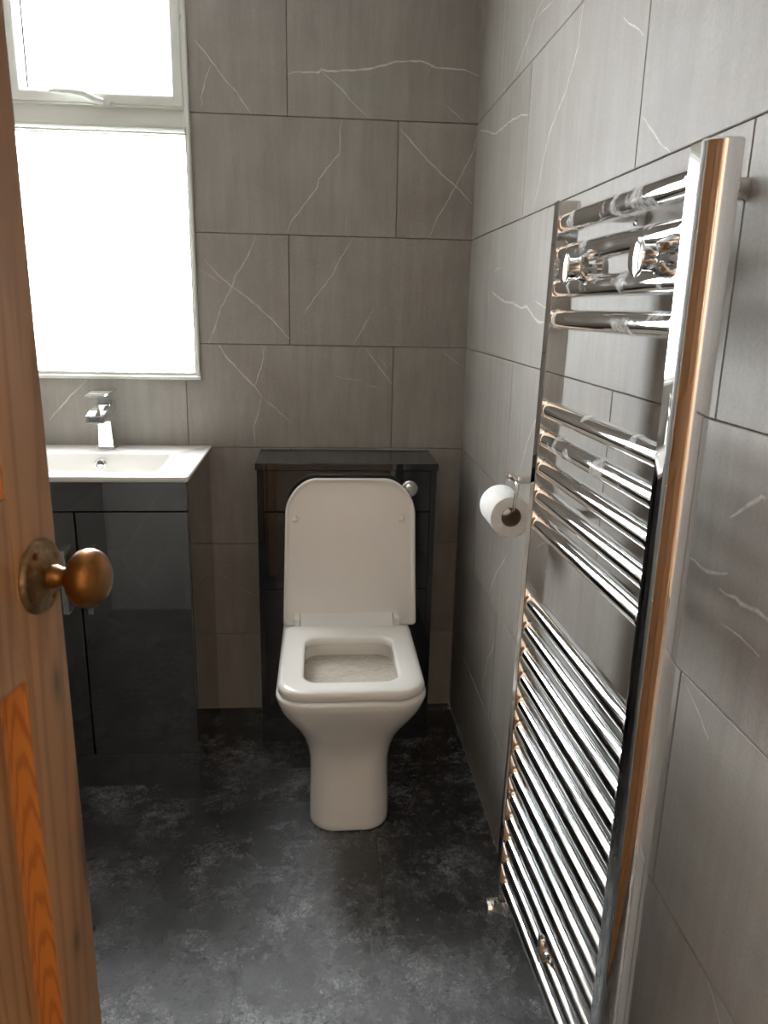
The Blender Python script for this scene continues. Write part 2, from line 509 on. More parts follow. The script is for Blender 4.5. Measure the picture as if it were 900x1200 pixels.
def ribbon(bm, uvl, pts, width, lift, rng):
    """a thin printed vein lying on a tile's face: 2-D polyline -> strip with u along and v across"""
    P = []
    for (a, b) in zip(pts, pts[1:]):
        L = math.dist(a, b)
        k = max(1, int(L / 0.012))
        for i in range(k):
            s = i / k
            j = 0.0012 * rng.uniform(-1, 1) if (i or P) else 0
            dx, dy = (b[0] - a[0]) / max(L, 1e-6), (b[1] - a[1]) / max(L, 1e-6)
            P.append((a[0] + (b[0] - a[0]) * s - dy * j, a[1] + (b[1] - a[1]) * s + dx * j))
    P.append(pts[-1])
    rows = []
    for i, p in enumerate(P):
        q0, q1 = P[max(i - 1, 0)], P[min(i + 1, len(P) - 1)]
        L = max(math.dist(q0, q1), 1e-6)
        nx, ny = -(q1[1] - q0[1]) / L, (q1[0] - q0[0]) / L
        taper = min(1.0, 0.35 + i * 0.2, 0.35 + (len(P) - 1 - i) * 0.2)
        w = width * rng.uniform(0.7, 1.25) * taper
        rows.append([bm.verts.new(lift((p[0] + nx * w * s, p[1] + ny * w * s))) for s in (-1, 0, 1)])
    for i in range(len(rows) - 1):
        for k in range(2):
            f = bm.faces.new((rows[i][k], rows[i][k + 1], rows[i + 1][k + 1], rows[i + 1][k]))
            f.material_index = 1
            vv = (0.0 + 0.5 * k, 0.5 + 0.5 * k)
            for lp, (uu, v2) in zip(f.loops, ((i, vv[0]), (i, vv[1]), (i + 1, vv[1]), (i + 1, vv[0]))):
                lp[uvl].uv = (uu * 0.1, v2)

def tile_wall(parent, lift3, a_min, a_max, z_min, z_max, joint_at, holes=(), veins=(), seed=1, auto=0.0):
    """lift3(a, z, d) -> world point, a along the wall, d out of the wall. joint_at(row) -> one joint position."""
    rng = random.Random(seed)
    rows = range(-1, 8)
    for k in rows:
        z0, z1 = max(z_min, ROW0 + TH * k), min(z_max, ROW0 + TH * (k + 1))
        if z1 - z0 < 0.01: continue
        j = joint_at(k)
        a = j + TW * math.floor((a_min - j) / TW)
        while a < a_max - 0.005:
            a0, a1 = max(a_min, a), min(a_max, a + TW)
            a += TW
            if a1 - a0 < 0.008: continue
            rects = [(a0, a1, z0, z1)]
            for (h0, h1, g0, g1) in holes:
                out = []
                for (p0, p1, q0, q1) in rects:
                    if p1 <= h0 or p0 >= h1 or q1 <= g0 or q0 >= g1:
                        out.append((p0, p1, q0, q1)); continue
                    if p0 < h0: out.append((p0, h0, q0, q1))
                    if p1 > h1: out.append((h1, p1, q0, q1))
                    m0, m1 = max(p0, h0), min(p1, h1)
                    if q0 < g0: out.append((m0, m1, q0, g0))
                    if q1 > g1: out.append((m0, m1, g1, q1))
                rects = out
            if not rects: continue
            bm = bmesh.new()
            uvl = bm.loops.layers.uv.new('UVMap')
            e = 0.0011
            for (p0, p1, q0, q1) in rects:
                # joints only where the cut piece meets a real tile edge
                l0 = JT / 2 if abs(p0 - a0) < 1e-6 and p0 > a_min + 1e-6 else 0
                l1 = JT / 2 if abs(p1 - a1) < 1e-6 and p1 < a_max - 1e-6 else 0
                m0 = JT / 2 if abs(q0 - z0) < 1e-6 and q0 > z_min + 1e-6 else 0
                m1 = JT / 2 if abs(q1 - z1) < 1e-6 and q1 < z_max - 1e-6 else 0
                P0, P1, Q0, Q1 = p0 + l0, p1 - l1, q0 + m0, q1 - m1
                def ring(i0, i1, k0, k1, d):
                    return [lift3(P0 + i0, Q0 + k0, d), lift3(P1 - i1, Q0 + k0, d), lift3(P1 - i1, Q1 - k1, d), lift3(P0 + i0, Q1 - k1, d)]
                E = [e if x else 0 for x in (l0, l1, m0, m1)]
                loft(bm, [ring(0, 0, 0, 0, -DEP), ring(0, 0, 0, 0, -e), ring(E[0], E[1], E[2], E[3], 0)], cap0=False)
            bmesh.ops.recalc_face_normals(bm, faces=bm.faces)
            # printed veins that fall on this tile
            mine = []
            for w, pts in veins:
                ca = sum(p[0] for p in pts) / len(pts); cz = sum(p[1] for p in pts) / len(pts)
                if a0 <= ca < a1 and z0 <= cz < z1: mine.append((w, pts))
            if auto and not mine and rng.random() < auto:
                for _ in range(rng.randint(1, 2)):
                    s = rng.choice((-1, 1)); c0 = rng.uniform(a0, a1)
                    mine.append((1.1, [(c0 + s * 0.2 * i / 4 + rng.uniform(-.015, .015), z1 - 0.3 * i / 4) for i in range(5)]))
            for w, pts in mine:
                cl = [(min(max(p[0], a0 + 0.002), a1 - 0.002), min(max(p[1], z0 + 0.002), z1 - 0.002)) for p in pts]
                ribbon(bm, uvl, cl, 0.0013 * w + 0.0004, lambda p: lift3(p[0], p[1], 0.00015), rng)
            for f in bm.faces:
                if f.material_index == 1:
                    f.normal_update()
                    if f.normal.dot(Vector(lift3(0, 0, 1)) - Vector(lift3(0, 0, 0))) < 0: f.normal_flip()
            obj('tile', bm, [M['tile'], M['vein']], parent, recalc=False)

WX0, WX1, WZ0, WZ1 = -1.245, -0.777, 1.066, 2.16        # window opening
LEFT, PART_Y, PART_X, FRONT = -1.318, -1.66, -0.875, -2.42

def slab(name, bm, mat):
    return obj(name, bm, mat, kind='structure')

# back wall: slab with the window opening cut out of it
bm = bmesh.new()
t0, t1 = DEP - 0.001, 0.25
for r in ((LEFT - 0.1, WX0, 0, CEIL), (WX1, 0.1, 0, CEIL), (WX0, WX1, 0, WZ0), (WX0, WX1, WZ1, CEIL)):
    box(bm, r[0], r[1], t0, t1, r[2], r[3])
wall_back = slab('wall_back', bm, M['grout'])
PX = -0.5156
tile_wall(wall_back, lambda a, z, d: Vector((a, -d, z)), LEFT, 0.0, 0.0, CEIL, lambda k: PX if k % 2 else PX + 0.3,
          holes=[(WX0, WX1, WZ0, WZ1)], veins=VEINS_BACK, seed=3)
# right wall
bm = B(t0, 0.1, FRONT, t1, 0, CEIL)
wall_right = slab('wall_right', bm, M['grout'])
PY = -1.1623
tile_wall(wall_right, lambda a, z, d: Vector((-d, a, z)), FRONT, 0.0, 0.0, CEIL, lambda k: PY - 0.3 if k % 2 else PY,
          veins=VEINS_RIGHT, seed=5)
# left wall (behind the door leaf, shows only in reflections)
wall_left = slab('wall_left', B(LEFT - 0.1, LEFT - DEP, PART_Y, t0, 0, CEIL), M['grout'])
tile_wall(wall_left, lambda a, z, d: Vector((LEFT + d, a, z)), PART_Y, 0.0, 0.0, CEIL, lambda k: -0.6 + 0.3 * (k % 2), seed=8, auto=0.5)
# wall stub that faces the vanity, beside the entrance passage
wall_front = slab('wall_front', B(LEFT - 0.1, PART_X - DEP, FRONT, PART_Y - DEP, 0, CEIL), M['grout'])
tile_wall(wall_front, lambda a, z, d: Vector((a, PART_Y + d, z)), LEFT, PART_X, 0.0, CEIL, lambda k: -1.01 if k % 2 else -1.31, seed=9, auto=0.5)
tile_wall(wall_front, lambda a, z, d: Vector((PART_X + d, a, z)), FRONT, PART_Y, 0.0, CEIL, lambda k: -1.95 + 0.3 * (k % 2), seed=11, auto=0.5)
# entrance wall with the doorway
DX0, DX1, DZ = -0.79, -0.03, 2.02
bm = bmesh.new()
box(bm, LEFT - 0.1, DX0, FRONT - 0.12, FRONT, 0, CEIL)
box(bm, DX1, 0.1, FRONT - 0.12, FRONT, 0, CEIL)
box(bm, DX0, DX1, FRONT - 0.12, FRONT, DZ, CEIL)
slab('wall_entrance', bm, M['ceiling'])
bm = bmesh.new()
box(bm, DX0 - 0.06, DX0 + 0.015, FRONT - 0.135, FRONT + 0.014, 0, DZ + 0.05, 0.004)
box(bm, DX1 - 0.015, DX1 + 0.022, FRONT - 0.135, FRONT + 0.014, 0, DZ + 0.05, 0.004)
box(bm, DX0 + 0.015, DX1 - 0.015, FRONT - 0.135, FRONT + 0.014, DZ - 0.015, DZ + 0.05, 0.004)
slab('trim_1', bm, M['pine'])
slab('ceiling', B(LEFT - 0.1, 0.1, FRONT - 0.12, t1, CEIL, CEIL + 0.1), M['ceiling'])

# hallway outside the door: only its light and its reflections reach the picture
HX0, HX1, HY0, HY1 = -1.5, 0.7, -4.4, FRONT - 0.12
bm = bmesh.new()
for r in ((HY0, -3.635, 0, CEIL), (-3.265, HY1, 0, CEIL), (-3.635, -3.265, 0, 1.18), (-3.635, -3.265, 1.72, CEIL)):  # wall pieces around the opening added to let fill light in
    box(bm, HX0 - 0.08, HX0, r[0], r[1], r[2], r[3])
box(bm, HX1, HX1 + 0.08, HY0, HY1, 0, CEIL)
box(bm, HX0 - 0.08, HX1 + 0.08, HY0 - 0.08, HY0, 0, CEIL)
box(bm, LEFT - 0.1 - 0.3, LEFT - 0.1, HY1 - 0.02, HY1, 0, CEIL)
box(bm, 0.1, HX1 + 0.08, HY1 - 0.02, HY1, 0, CEIL)
slab('wall_hall', bm, M['hall'])
slab('ceiling_hall', B(HX0 - 0.08, HX1 + 0.08, HY0 - 0.08, HY1, CEIL, CEIL + 0.1), M['ceiling'])
slab('floor_hall', B(HX0 - 0.08, HX1 + 0.08, HY0 - 0.08, HY1, -0.1, 0), M['hall_floor'])

# floor: vinyl tiles laid in rows, tight seams
floor = slab('floor', B(LEFT - 0.1, 0.1, FRONT - 0.12, t1, -0.1, -0.003), M['carcass'])
k = 0
y = -0.955 + 0.305 * 4
while y > FRONT - 0.1:
    y0, y1 = max(y - 0.305, FRONT - 0.119), min(y, 0.0)
    x = -0.596 - 0.61 * 3 + (0.305 if k % 2 else 0.0)
    while x < 0.0:
        x0, x1 = max(x, LEFT), min(x + 0.61, 0.0)
        if x1 - x0 > 0.01 and y1 - y0 > 0.01:
            bm = bmesh.new()
            g, e = 0.0002, 0.0004
            R_ = lambda i, z: [Vector((x0 + i, y0 + i, z)), Vector((x1 - i, y0 + i, z)), Vector((x1 - i, y1 - i, z)), Vector((x0 + i, y1 - i, z))]
            loft(bm, [R_(g, -0.003), R_(g, -0.0004), R_(g + e, 0.0)], cap0=False)
            obj('tile', bm, M['floor'], floor)
        x += 0.61
    y -= 0.305
    k += 1

# ------------------------------------------------------------------ window
win = empty('window_1', (-1.01, 0.0, WZ0), kind='structure', label='white plastic window with frosted panes above the basin')
def rect_frame(bm, x0, x1, z0, z1, prof):
    """closed mitred frame; prof: (inset, y) pairs, a closed section"""
    loops = []
    for (i, yy) in prof:
        loops.append([Vector((x0 + i, yy, z0 + i)), Vector((x1 - i, yy, z0 + i)), Vector((x1 - i, yy, z1 - i)), Vector((x0 + i, yy, z1 - i))])
    return loft(bm, loops, closed=True)
TZ0, TZ1 = 1.712, 1.773
# outer frame with its white edge bead over the tiles
bm = rect_frame(bmesh.new(), WX0 - 0.004, WX1 + 0.004, WZ0 - 0.004, WZ1, [(0, -0.0005), (0, -0.006), (0.003, -0.009), (0.009, -0.008), (0.012, 0.0), (0.018, 0.002), (0.018, 0.07), (0.005, 0.07)])
obj('window_frame', bm, M['upvc'], win, 30)
# transom
bm = bmesh.new()
sec = [(0.0, 1.700), (0.0, 1.7085), (-0.011, 1.7105), (-0.014, 1.7150), (-0.012, 1.7175), (-0.004, 1.7190), (-0.006, 1.7235), (0.010, 1.7260), (0.009, 1.766), (-0.003, 1.7685), (0.002, 1.776), (0.07, 1.776), (0.07, 1.700)]
prism(bm, sec, lambda p: Vector((WX0 + 0.010, p[0], p[1])), lambda p: Vector((WX1 - 0.010, p[0], p[1])))
obj('transom', bm, M['upvc'], win, 30)
# opening sash
sash = obj('sash', rect_frame(bmesh.new(), WX0 + 0.014, WX1 - 0.012, TZ1 - 0.001, WZ1 - 0.012,
    [(0, 0.05), (0, 0.001), (0.003, -0.004), (0.022, -0.006), (0.026, -0.004), (0.036, 0.012), (0.038, 0.03), (0.038, 0.05)]), M['upvc'], win, 30)
obj('gasket', rect_frame(bmesh.new(), WX0 + 0.0515, WX1 - 0.0495, TZ1 + 0.0365, WZ1 - 0.0495, [(0, 0.0315), (0, 0.024), (0.0032, 0.026), (0.0032, 0.0315)]), M['gasket'], sash)
obj('pane', B(WX0 + 0.050, WX1 - 0.048, 0.032, 0.036, TZ1 + 0.035, WZ1 - 0.048), M['glass'], sash)
# handle: round-ended base with a lever swept to the left
hx, hz = -0.985, 1.7775
bm = bmesh.new()
pl = rrect(hx - 0.030, hx + 0.018, hz - 0.0105, hz + 0.0075, 0.0089, 6)
prism(bm, pl, lambda p: Vector((p[0], -0.0055, p[1])), lambda p: Vector((p[0], -0.017, p[1])))
bmesh.ops.bevel(bm, geom=[e for e in bm.edges if all(v.co.y < -0.016 for v in e.verts)], offset=0.004, segments=2, affect='EDGES')
rings = []
for (x, yy, z, hw, hh) in ((-0.990, -0.016, 1.775, .008, .0055), (-1.004, -0.022, 1.776, .009, .0070), (-1.018, -0.031, 1.780, .008, .0080), (-1.036, -0.036, 1.7865, .0065, .0068),
                           (-1.065, -0.038, 1.7900, .0055, .0058), (-1.105, -0.039, 1.7905, .005, .0048), (-1.120, -0.039, 1.7900, .003, .0025)):
    rings.append([Vector((x, yy + hw * math.cos(t), z + 1.25 * hh * math.sin(t))) for t in (2 * PI * i / 12 for i in range(12))])
loft(bm, rings)
obj('window_handle', bm, M['upvc'], sash, 40)
# lower frosted light, almost flush with the tiles
obj('glazing_bead', rect_frame(bmesh.new(), WX0 + 0.008, WX1 - 0.006, WZ0 + 0.010, TZ0 - 0.003, [(0, 0.02), (0, -0.002), (0.004, -0.005), (0.007, 0.002), (0.007, 0.02)]), M['upvc'], win, 30)
obj('pane', B(WX0 + 0.013, WX1 - 0.011, 0.006, 0.010, WZ0 + 0.015, TZ0 - 0.008), M['glass'], win)
bm = bmesh.new()
sec = [(0.0, 1.0600), (-0.010, 1.0600), (-0.0125, 1.0625), (-0.0125, 1.0685), (-0.010, 1.0705), (-0.004, 1.0715), (-0.004, 1.0785), (-0.002, 1.0815), (0.004, 1.0830), (0.004, 1.0600)]
prism(bm, sec, lambda p: Vector((WX0 - 0.005, p[0], p[1])), lambda p: Vector((WX1 + 0.005, p[0], p[1])))
obj('window_sill', bm, M['upvc'], win, 30)

# ------------------------------------------------------------------ vanity unit, basin, tap
VX0, VX1, VY, VT = -1.3150, -0.757, -0.405, 0.853
van = empty('vanity_unit', (-1.035, -0.2, 0.0), label='dark grey gloss vanity cabinet under the white basin', cat='cabinet')
bm = bmesh.new()          # open box: back, floor and a shelf, the basin hangs into it
box(bm, VX0 + 0.018, VX1 - 0.018, -0.012, -0.004, 0.09, VT - 0.004)
box(bm, VX0 + 0.018, VX1 - 0.018, VY + 0.022, -0.012, 0.0905, 0.108)
box(bm, VX0 + 0.018, VX1 - 0.018, VY + 0.022, VY + 0.034, 0.700, VT - 0.004)
obj('carcass', bm, M['carcass'], van)
for x0 in (VX0, VX1 - 0.018):
    obj('side_panel', B(x0, x0 + 0.018, VY + 0.0195, -0.002, 0.0, VT, 0.0008), M['gloss'], van)
obj('fascia', B(VX0 + 0.001, VX1 - 0.001, VY, VY + 0.018, 0.775, VT, 0.0012), M['gloss'], van)
obj('plinth', B(VX0 + 0.001, VX1 - 0.001, VY + 0.0005, VY + 0.018, 0.0005, 0.0955, 0.001), M['gloss'], van)
VS = -1.031
for (x0, x1, hx) in ((VX0 + 0.001, VS - 0.0024, VS - 0.030), (VS + 0.0024, VX1 - 0.001, VS + 0.030)):
    d = obj('cabinet_door', B(x0, x1, VY, VY + 0.018, 0.0985, 0.7715, 0.0012), M['gloss'], van)
    bm = bmesh.new()
    box(bm, hx - 0.007, hx + 0.007, VY - 0.030, VY - 0.024, 0.515, 0.682, 0.001)
    for zz in (0.523, 0.674):
        box(bm, hx - 0.007, hx + 0.007, VY - 0.0245, VY - 0.0002, zz - 0.008, zz + 0.008, 0.001)
    obj('handle', bm, M['chrome'], d)

bas = empty('basin', (-1.035, -0.2, VT), label='white rectangular inset basin on top of the grey vanity cabinet', cat='basin')
BX0, BX1, BY0, BY1, BZ = -1.317, -0.748, -0.432, -0.001, 0.868
bm = bmesh.new()
def RR(x0, x1, y0, y1, r, z): return [Vector((p[0], p[1], z)) for p in rrect(x0, x1, y0, y1, r, 5)]
rings = [RR(BX0 + .004, BX1 - .004, BY0 + .004, BY1, .004, VT + 0.0005), RR(BX0 + .001, BX1 - .001, BY0 + .001, BY1, .005, VT + 0.003),
         RR(BX0, BX1, BY0, BY1, .006, BZ - 0.005), RR(BX0 + .001, BX1 - .001, BY0 + .001, BY1, .006, BZ - 0.0015), RR(BX0 + .004, BX1 - .004, BY0 + .004, BY1 - .002, .006, BZ),
         RR(BX0 + .010, BX1 - .010, BY0 + .010, BY1 - .006, .006, BZ - 0.0004),
         RR(-1.237, -0.834, -0.372, -0.122, .010, BZ - 0.001), RR(-1.234, -0.838, -0.369, -0.125, .011, BZ - 0.004), RR(-1.222, -0.868, -0.362, -0.131, .018, BZ - 0.045),
         RR(-1.205, -0.900, -0.350, -0.140, .03, BZ - 0.088), RR(-1.180, -0.930, -0.330, -0.155, .03, BZ - 0.096)]
# cabinet top is open below the bowl
loft(bm, rings, cap0=False, cap1=True)
bowl = obj('bowl', bm, M['ceramic'], bas, 50)
bm = lathe(bmesh.new(), (-1.036, -0.1345, 0.838), (0, -1, 0.18), [(0.009, -0.002), (0.0155, -0.002), (0.0155, 0.0015), (0.0125, 0.003), (0.0105, 0.0015), (0.0095, -0.001), (0.003, -0.0008)], 24)
obj('overflow_ring', bm, M['chrome'], bas, 40)
bm = lathe(bmesh.new(), (-1.036, -0.245, BZ - 0.0958), (0, 0, 1), [(0.030, 0), (0.030, 0.002), (0.026, 0.004), (0.022, 0.004), (0.021, 0.008), (0.010, 0.010), (0.0, 0.010)], 28)
obj('basin_waste', bm, M['chrome'], bas, 40)
tap = empty('basin_tap', (-1.040, -0.055, BZ), label='chrome square mixer tap on the back ledge of the basin', cat='tap')
TX, TY = -1.033, -0.056
bm = box(bmesh.new(), TX - .024, TX + .024, TY - .024, TY + .024, BZ + 0.0002, BZ + .005, .001)
obj('tap_base', bm, M['chrome'], tap)
bm = bmesh.new()
def SQ(cx, cy, hx, hy, z, tilt=0): return [Vector((cx - hx, cy - hy, z)), Vector((cx + hx, cy - hy, z)), Vector((cx + hx, cy + hy, z)), Vector((cx - hx, cy + hy, z))]
loft(bm, [SQ(TX, TY, .0215, .0215, BZ + .005), SQ(TX, TY - .002, .0190, .0200, BZ + .060), SQ(TX, TY - .004, .0180, .0200, BZ + .110)])
bmesh.ops.bevel(bm, geom=bm.edges[:], offset=0.0012, segments=1, affect='EDGES')
obj('tap_body', bm, M['chrome'], tap)
bm = bmesh.new()
loft(bm, [[Vector((TX + .002 + sx * .0235, yy, zz)) for sx, zz in ((-1, za), (1, za), (1, zb), (-1, zb))] for yy, za, zb in
          ((TY + .020, BZ + .108, BZ + .136), (TY - .035, BZ + .102, BZ + .128), (TY - .115, BZ + .088, BZ + .108))])
bmesh.ops.bevel(bm, geom=bm.edges[:], offset=0.0012, segments=1, affect='EDGES')
sp = obj('spout', bm, M['chrome'], tap)
bm = box(bmesh.new(), TX - .014, TX + .014, TY - .116, TY - .1152, BZ + .0925, BZ + .1035)
obj('spout_mouth', bm, M['gasket'], sp)
bm = lathe(bmesh.new(), (TX, TY - .098, BZ + .091), (0, 0, -1), [(.009, -.003), (.009, .006), (.007, .007), (.0, .007)], 16)
obj('aerator', bm, M['chrome'], sp, 40)
bm = box(bmesh.new(), TX - .0165, TX + .0165, TY - .018, TY + .016, BZ + .128, BZ + .160, .0015)
lev = obj('lever_block', bm, M['chrome'], tap)
bm = bmesh.new()
loft(bm, [[Vector((TX + .003 + sx * .0265, yy, zz)) for sx, zz in ((-1, za), (1, za), (1, zb), (-1, zb))] for yy, za, zb in
          ((TY + .024, BZ + .163, BZ + .170), (TY - .040, BZ + .158, BZ + .167), (TY - .104, BZ + .157, BZ + .161))])
bmesh.ops.bevel(bm, geom=bm.edges[:], offset=0.001, segments=1, affect='EDGES')
obj('lever', bm, M['chrome'], lev)

# ------------------------------------------------------------------ cistern unit
UX0, UX1, UY, UT = -0.602, -0.106, -0.208, 0.838
un = empty('cistern_unit', (-0.354, -0.1, 0.0), label='black gloss cistern cabinet behind the toilet', cat='cabinet')
obj('carcass', B(UX0 + 0.016, UX1 - 0.016, UY + 0.02, -0.004, 0.05, UT - 0.004), M['carcass'], un)
for x0 in (UX0, UX1 - 0.016):
    obj('side_panel', B(x0, x0 + 0.016, UY + 0.001, -0.002, 0.0, UT - 0.0005, 0.0008), M['gloss_dark'], un)
for (z0, z1, nm) in ((0.7205, UT - 0.0012, 'fascia'), (0.4905, 0.7175, 'access_panel'), (0.001, 0.4875, 'lower_panel')):
    obj(nm, B(UX0 + 0.0165, UX1 - 0.0165, UY, UY + 0.016, z0, z1, 0.0012), M['gloss_dark'], un)
obj('top_panel', B(UX0 - 0.004, UX1 + 0.004, UY - 0.006, -0.001, UT, UT + 0.020, 0.0016), M['gloss_dark'], un)
bm = lathe(bmesh.new(), (-0.181, UY - 0.0002, 0.786), (0, -1, 0), [(0.0235, 0.0), (0.0235, 0.004), (0.021, 0.0065), (0.0185, 0.0065), (0.018, 0.0045), (0.0172, 0.0045), (0.0168, 0.0075), (0.012, 0.0095), (0.0, 0.010)], 36)
fb = obj('flush_button', bm, M['chrome'], un, 35)
bm = lathe(bmesh.new(), (-0.181 - 0.004, UY - 0.009, 0.786 + 0.002), (0, -1, 0), [(0.0075, 0.0), (0.0075, 0.002), (0.0065, 0.003), (0.0, 0.003)], 24)
obj('half_flush_button', bm, M['chrome'], fb, 35)

# ------------------------------------------------------------------ toilet
TCX = -0.356
toi = empty('toilet', (TCX, -0.42, 0.0), label='white back-to-wall toilet with its lid raised', cat='toilet')
def PR(hw, yf, yb, rf, rb, z, n=8, bow=0.0):
    pts = rrect(-hw, hw, yf, yb, (rf, rf, rb, rb), n)
    out = []
    for (x, yy) in pts:
        fr = max(0.0, min(1.0, (yb - yy) / (yb - yf)))
        out.append(Vector((TCX + x, yy - bow * fr * (1 - (x / hw) ** 2), z)))
    return out
YB = UY - 0.002
rings = [PR(.0985, -.617, YB, .060, .01, .0008, bow=.006), PR(.1010, -.620, YB, .060, .01, .006, bow=.006), PR(.1010, -.619, YB, .060, .01, .020, bow=.006),
         PR(.1000, -.612, YB, .058, .01, .08, bow=.005), PR(.0985, -.602, YB, .056, .01, .135, bow=.004), PR(.1000, -.598, YB, .056, .01, .175, bow=.004),
         PR(.1075, -.602, YB, .060, .01, .210, bow=.005), PR(.1200, -.615, YB, .064, .012, .245, bow=.006), PR(.1370, -.636, YB, .068, .014, .280, bow=.008),
         PR(.1540, -.661, YB, .070, .016, .315, bow=.010), PR(.1680, -.684, YB, .070, .018, .350, bow=.011), PR(.1745, -.698, YB, .068, .02, .378, bow=.012),
         PR(.1770, -.703, YB, .066, .02, .394, bow=.012), PR(.1760, -.701, YB, .064, .02, .4015, bow=.012), PR(.1710, -.695, YB - .004, .060, .02, .4045, bow=.012),
         # over the rim and down the inside of the bowl
         PR(.1230, -.662, -.375, .060, .05, .4045, bow=.010), PR(.1190, -.657, -.380, .060, .05, .400, bow=.010), PR(.1185, -.656, -.381, .060, .05, .375, bow=.010),
         PR(.1150, -.632, -.388, .062, .055, .335, bow=.010), PR(.0900, -.580, -.400, .06, .055, .27, bow=.006), PR(.0500, -.520, -.41, .04, .04, .22)]
pan = obj('pan', loft(bmesh.new(), rings), M['ceramic'], toi, 60)
obj('water', loft(bmesh.new(), [PR(.1176, -.6500, -.3828, .060, .05, .3675, bow=.010), PR(.1180, -.6530, -.3822, .060, .05, .3685, bow=.010)]), M['water'], toi)
bm = lathe(bmesh.new(), (TCX - .0995, -.50, .185), (-1, 0, 0.05), [(.010, -.004), (.010, .003), (.008, .006), (.0, .007)], 18)
obj('screw_cap', bm, M['chrome'], pan, 40)
# seat: a ring with a rounded-square opening
so = lambda d, z: PR(.1725 - d, -.699 + d, -.330 - d * .5, .058 - d * .6, .018, z, bow=.012)
si = lambda d, z: PR(.1110 + d, -.6480 - d, -.408 + d, .034, .040, z, bow=.007)
rings = [so(.004, .4065), so(.0005, .410), so(0, .420), so(.0025, .4275), so(.008, .4310), so(.016, .4325),
         si(.010, .4325), si(.004, .4315), si(.001, .428), si(0, .420), si(.002, .4085), si(.006, .4065)]
obj('seat', loft(bmesh.new(), rings, closed=True), M['seat'], toi, 60)
# hinge bar and blocks
for sx in (-1, 1):
    xx = TCX + sx * .137
    bm = box(bmesh.new(), xx - .0085, xx + .0085, -.322, -.262, .405, .4475, .003)
    obj('hinge', bm, M['seat'], toi, 40)
bm = bmesh.new()
sec = [(-.329, .4068), (-.331, .4240), (-.318, .4300), (-.290, .4440), (-.276, .4460), (-.266, .4400), (-.264, .4068)]
prism(bm, sec, lambda p: Vector((TCX - .1275, p[0], p[1])), lambda p: Vector((TCX + .1275, p[0], p[1])))
obj('seat_back', bm, M['seat'], toi, 35)
# lid, upright and leaning back against the cabinet
LB = Vector((TCX + .010, -.268, .4075)); tilt = math.atan2(.040, .405)
ax = Vector((1, 0, 0)); up = Vector((0, math.sin(tilt), math.cos(tilt))); nf = Vector((0, -math.cos(tilt), math.sin(tilt)))
def lid_ring(d, off):
    hw0, hw1, H = .1860 - d, .1760 - d, .4020 - d
    r = .082 - d * .6
    pts = rrect(-1, 1, 0, 1, 0.0)
    out = []
    base = rrect(-hw0, hw0, d, H, (.012, .012, r, r), 10)
    for (x, v) in base:
        s = v / H
        k = 1 + (hw1 / hw0 - 1) * s
        bow = .0 if s < .5 else .020 * (1 - (x / hw0) ** 2) * (s - .5) * 2
        out.append(LB + ax * (x * k) + up * (v + bow) + nf * off)
    return out
rings = [lid_ring(.012, -.0005), lid_ring(.003, .0015), lid_ring(0, .006), lid_ring(.0002, .014), lid_ring(.003, .0165), lid_ring(.0065, .0160), lid_ring(.009, .0125), lid_ring(.014, .0115), lid_ring(.05, .0118)]
lid = obj('lid', loft(bmesh.new(), rings), M['seat'], toi, 50)
for sx in (-1, 1):
    p = LB + ax * (sx * .146 - .005) + up * .304 + nf * .0112
    bm = lathe(bmesh.new(), p, nf, [(.0088, 0), (.0088, .003), (.0070, .0065), (.0035, .0085), (.0, .0088)], 18)
    obj('bumper', bm, M['seat'], lid, 50)

# ------------------------------------------------------------------ towel radiator
RZ0, RZ1 = 0.292, 1.416
RD = 0.015                           # half depth of an upright
YF0 = -1.1950                        # inner face of the far upright
YN1 = -1.5575                        # inner face of the near upright
rad = empty('towel_radiator', (-0.09, -1.377, RZ0), label='tall chrome ladder towel radiator on the right wall', cat='radiator')
def far_x(z): return -0.0965 - 0.0150 * (1.39 - z) / 1.06     # it hangs a little further off the wall at its foot
def near_x(z): return -0.0920
def upright_section(s):
    """flat inner face, flat front and back, rounded outer side; y measured outwards from the inner face"""
    pts = [(-RD + .0012, 0.0), (-RD, 0.0012), (-RD, .0200)]
    x, y = -RD, .0200
    for a0, a1, ln, n in ((4, 35, .0065, 5), (35, 57, .0130, 7), (57, 90, .0060, 5)):
        for i in range(n):
            a = math.radians(a0 + (a1 - a0) * (i + .5) / n)
            x += math.sin(a) * ln / n
            y += math.cos(a) * ln / n
            pts.append((x, y))
    pts += [(RD - .001, y), (RD, y - .001), (RD, 0.0012), (RD - .0012, 0.0)]
    return [(x, s * y) for x, y in pts]
def upright(y_in, s, fx):
    sec = upright_section(s)
    def ring(k, z):
        return [Vector((fx(z) + p[0] * k, y_in + s * .017 + (p[1] - s * .017) * k, z)) for p in sec]
    return loft(bmesh.new(), [ring(.93, RZ0), ring(1, RZ0 + .0015), ring(1, RZ1 - .0015), ring(.93, RZ1)])
obj('upright', upright(YF0, 1, far_x), M['chrome'], rad, 32)
obj('upright', upright(YN1, -1, near_x), M['chrome'], rad, 32)
BARR = 0.0133
BARZ = [1.388, 1.347, 1.304, 1.263] + [1.137 - 0.0423 * i for i in range(5)] + [0.842 - 0.0427 * i for i in range(13)]
for i, z in enumerate(BARZ):
    kd = 'chrome_marked' if i < 6 else 'chrome'
    xa, xb = near_x(z), far_x(z)
    P = lambda s: (xa + (xb - xa) * s, YN1 - .003 + (YF0 - YN1 + .006) * s, z)
    bm = tube(bmesh.new(), [P(0), P(.010), P(.022), P(.026), P(.032), P(.968), P(.974), P(.978), P(.990), P(1)], [BARR * k for k in (.90, .92, .985, 1, 1, 1, 1, .985, .92, .90)], 28, cap=False)
    obj('bar', bm, M[kd], rad, 60)
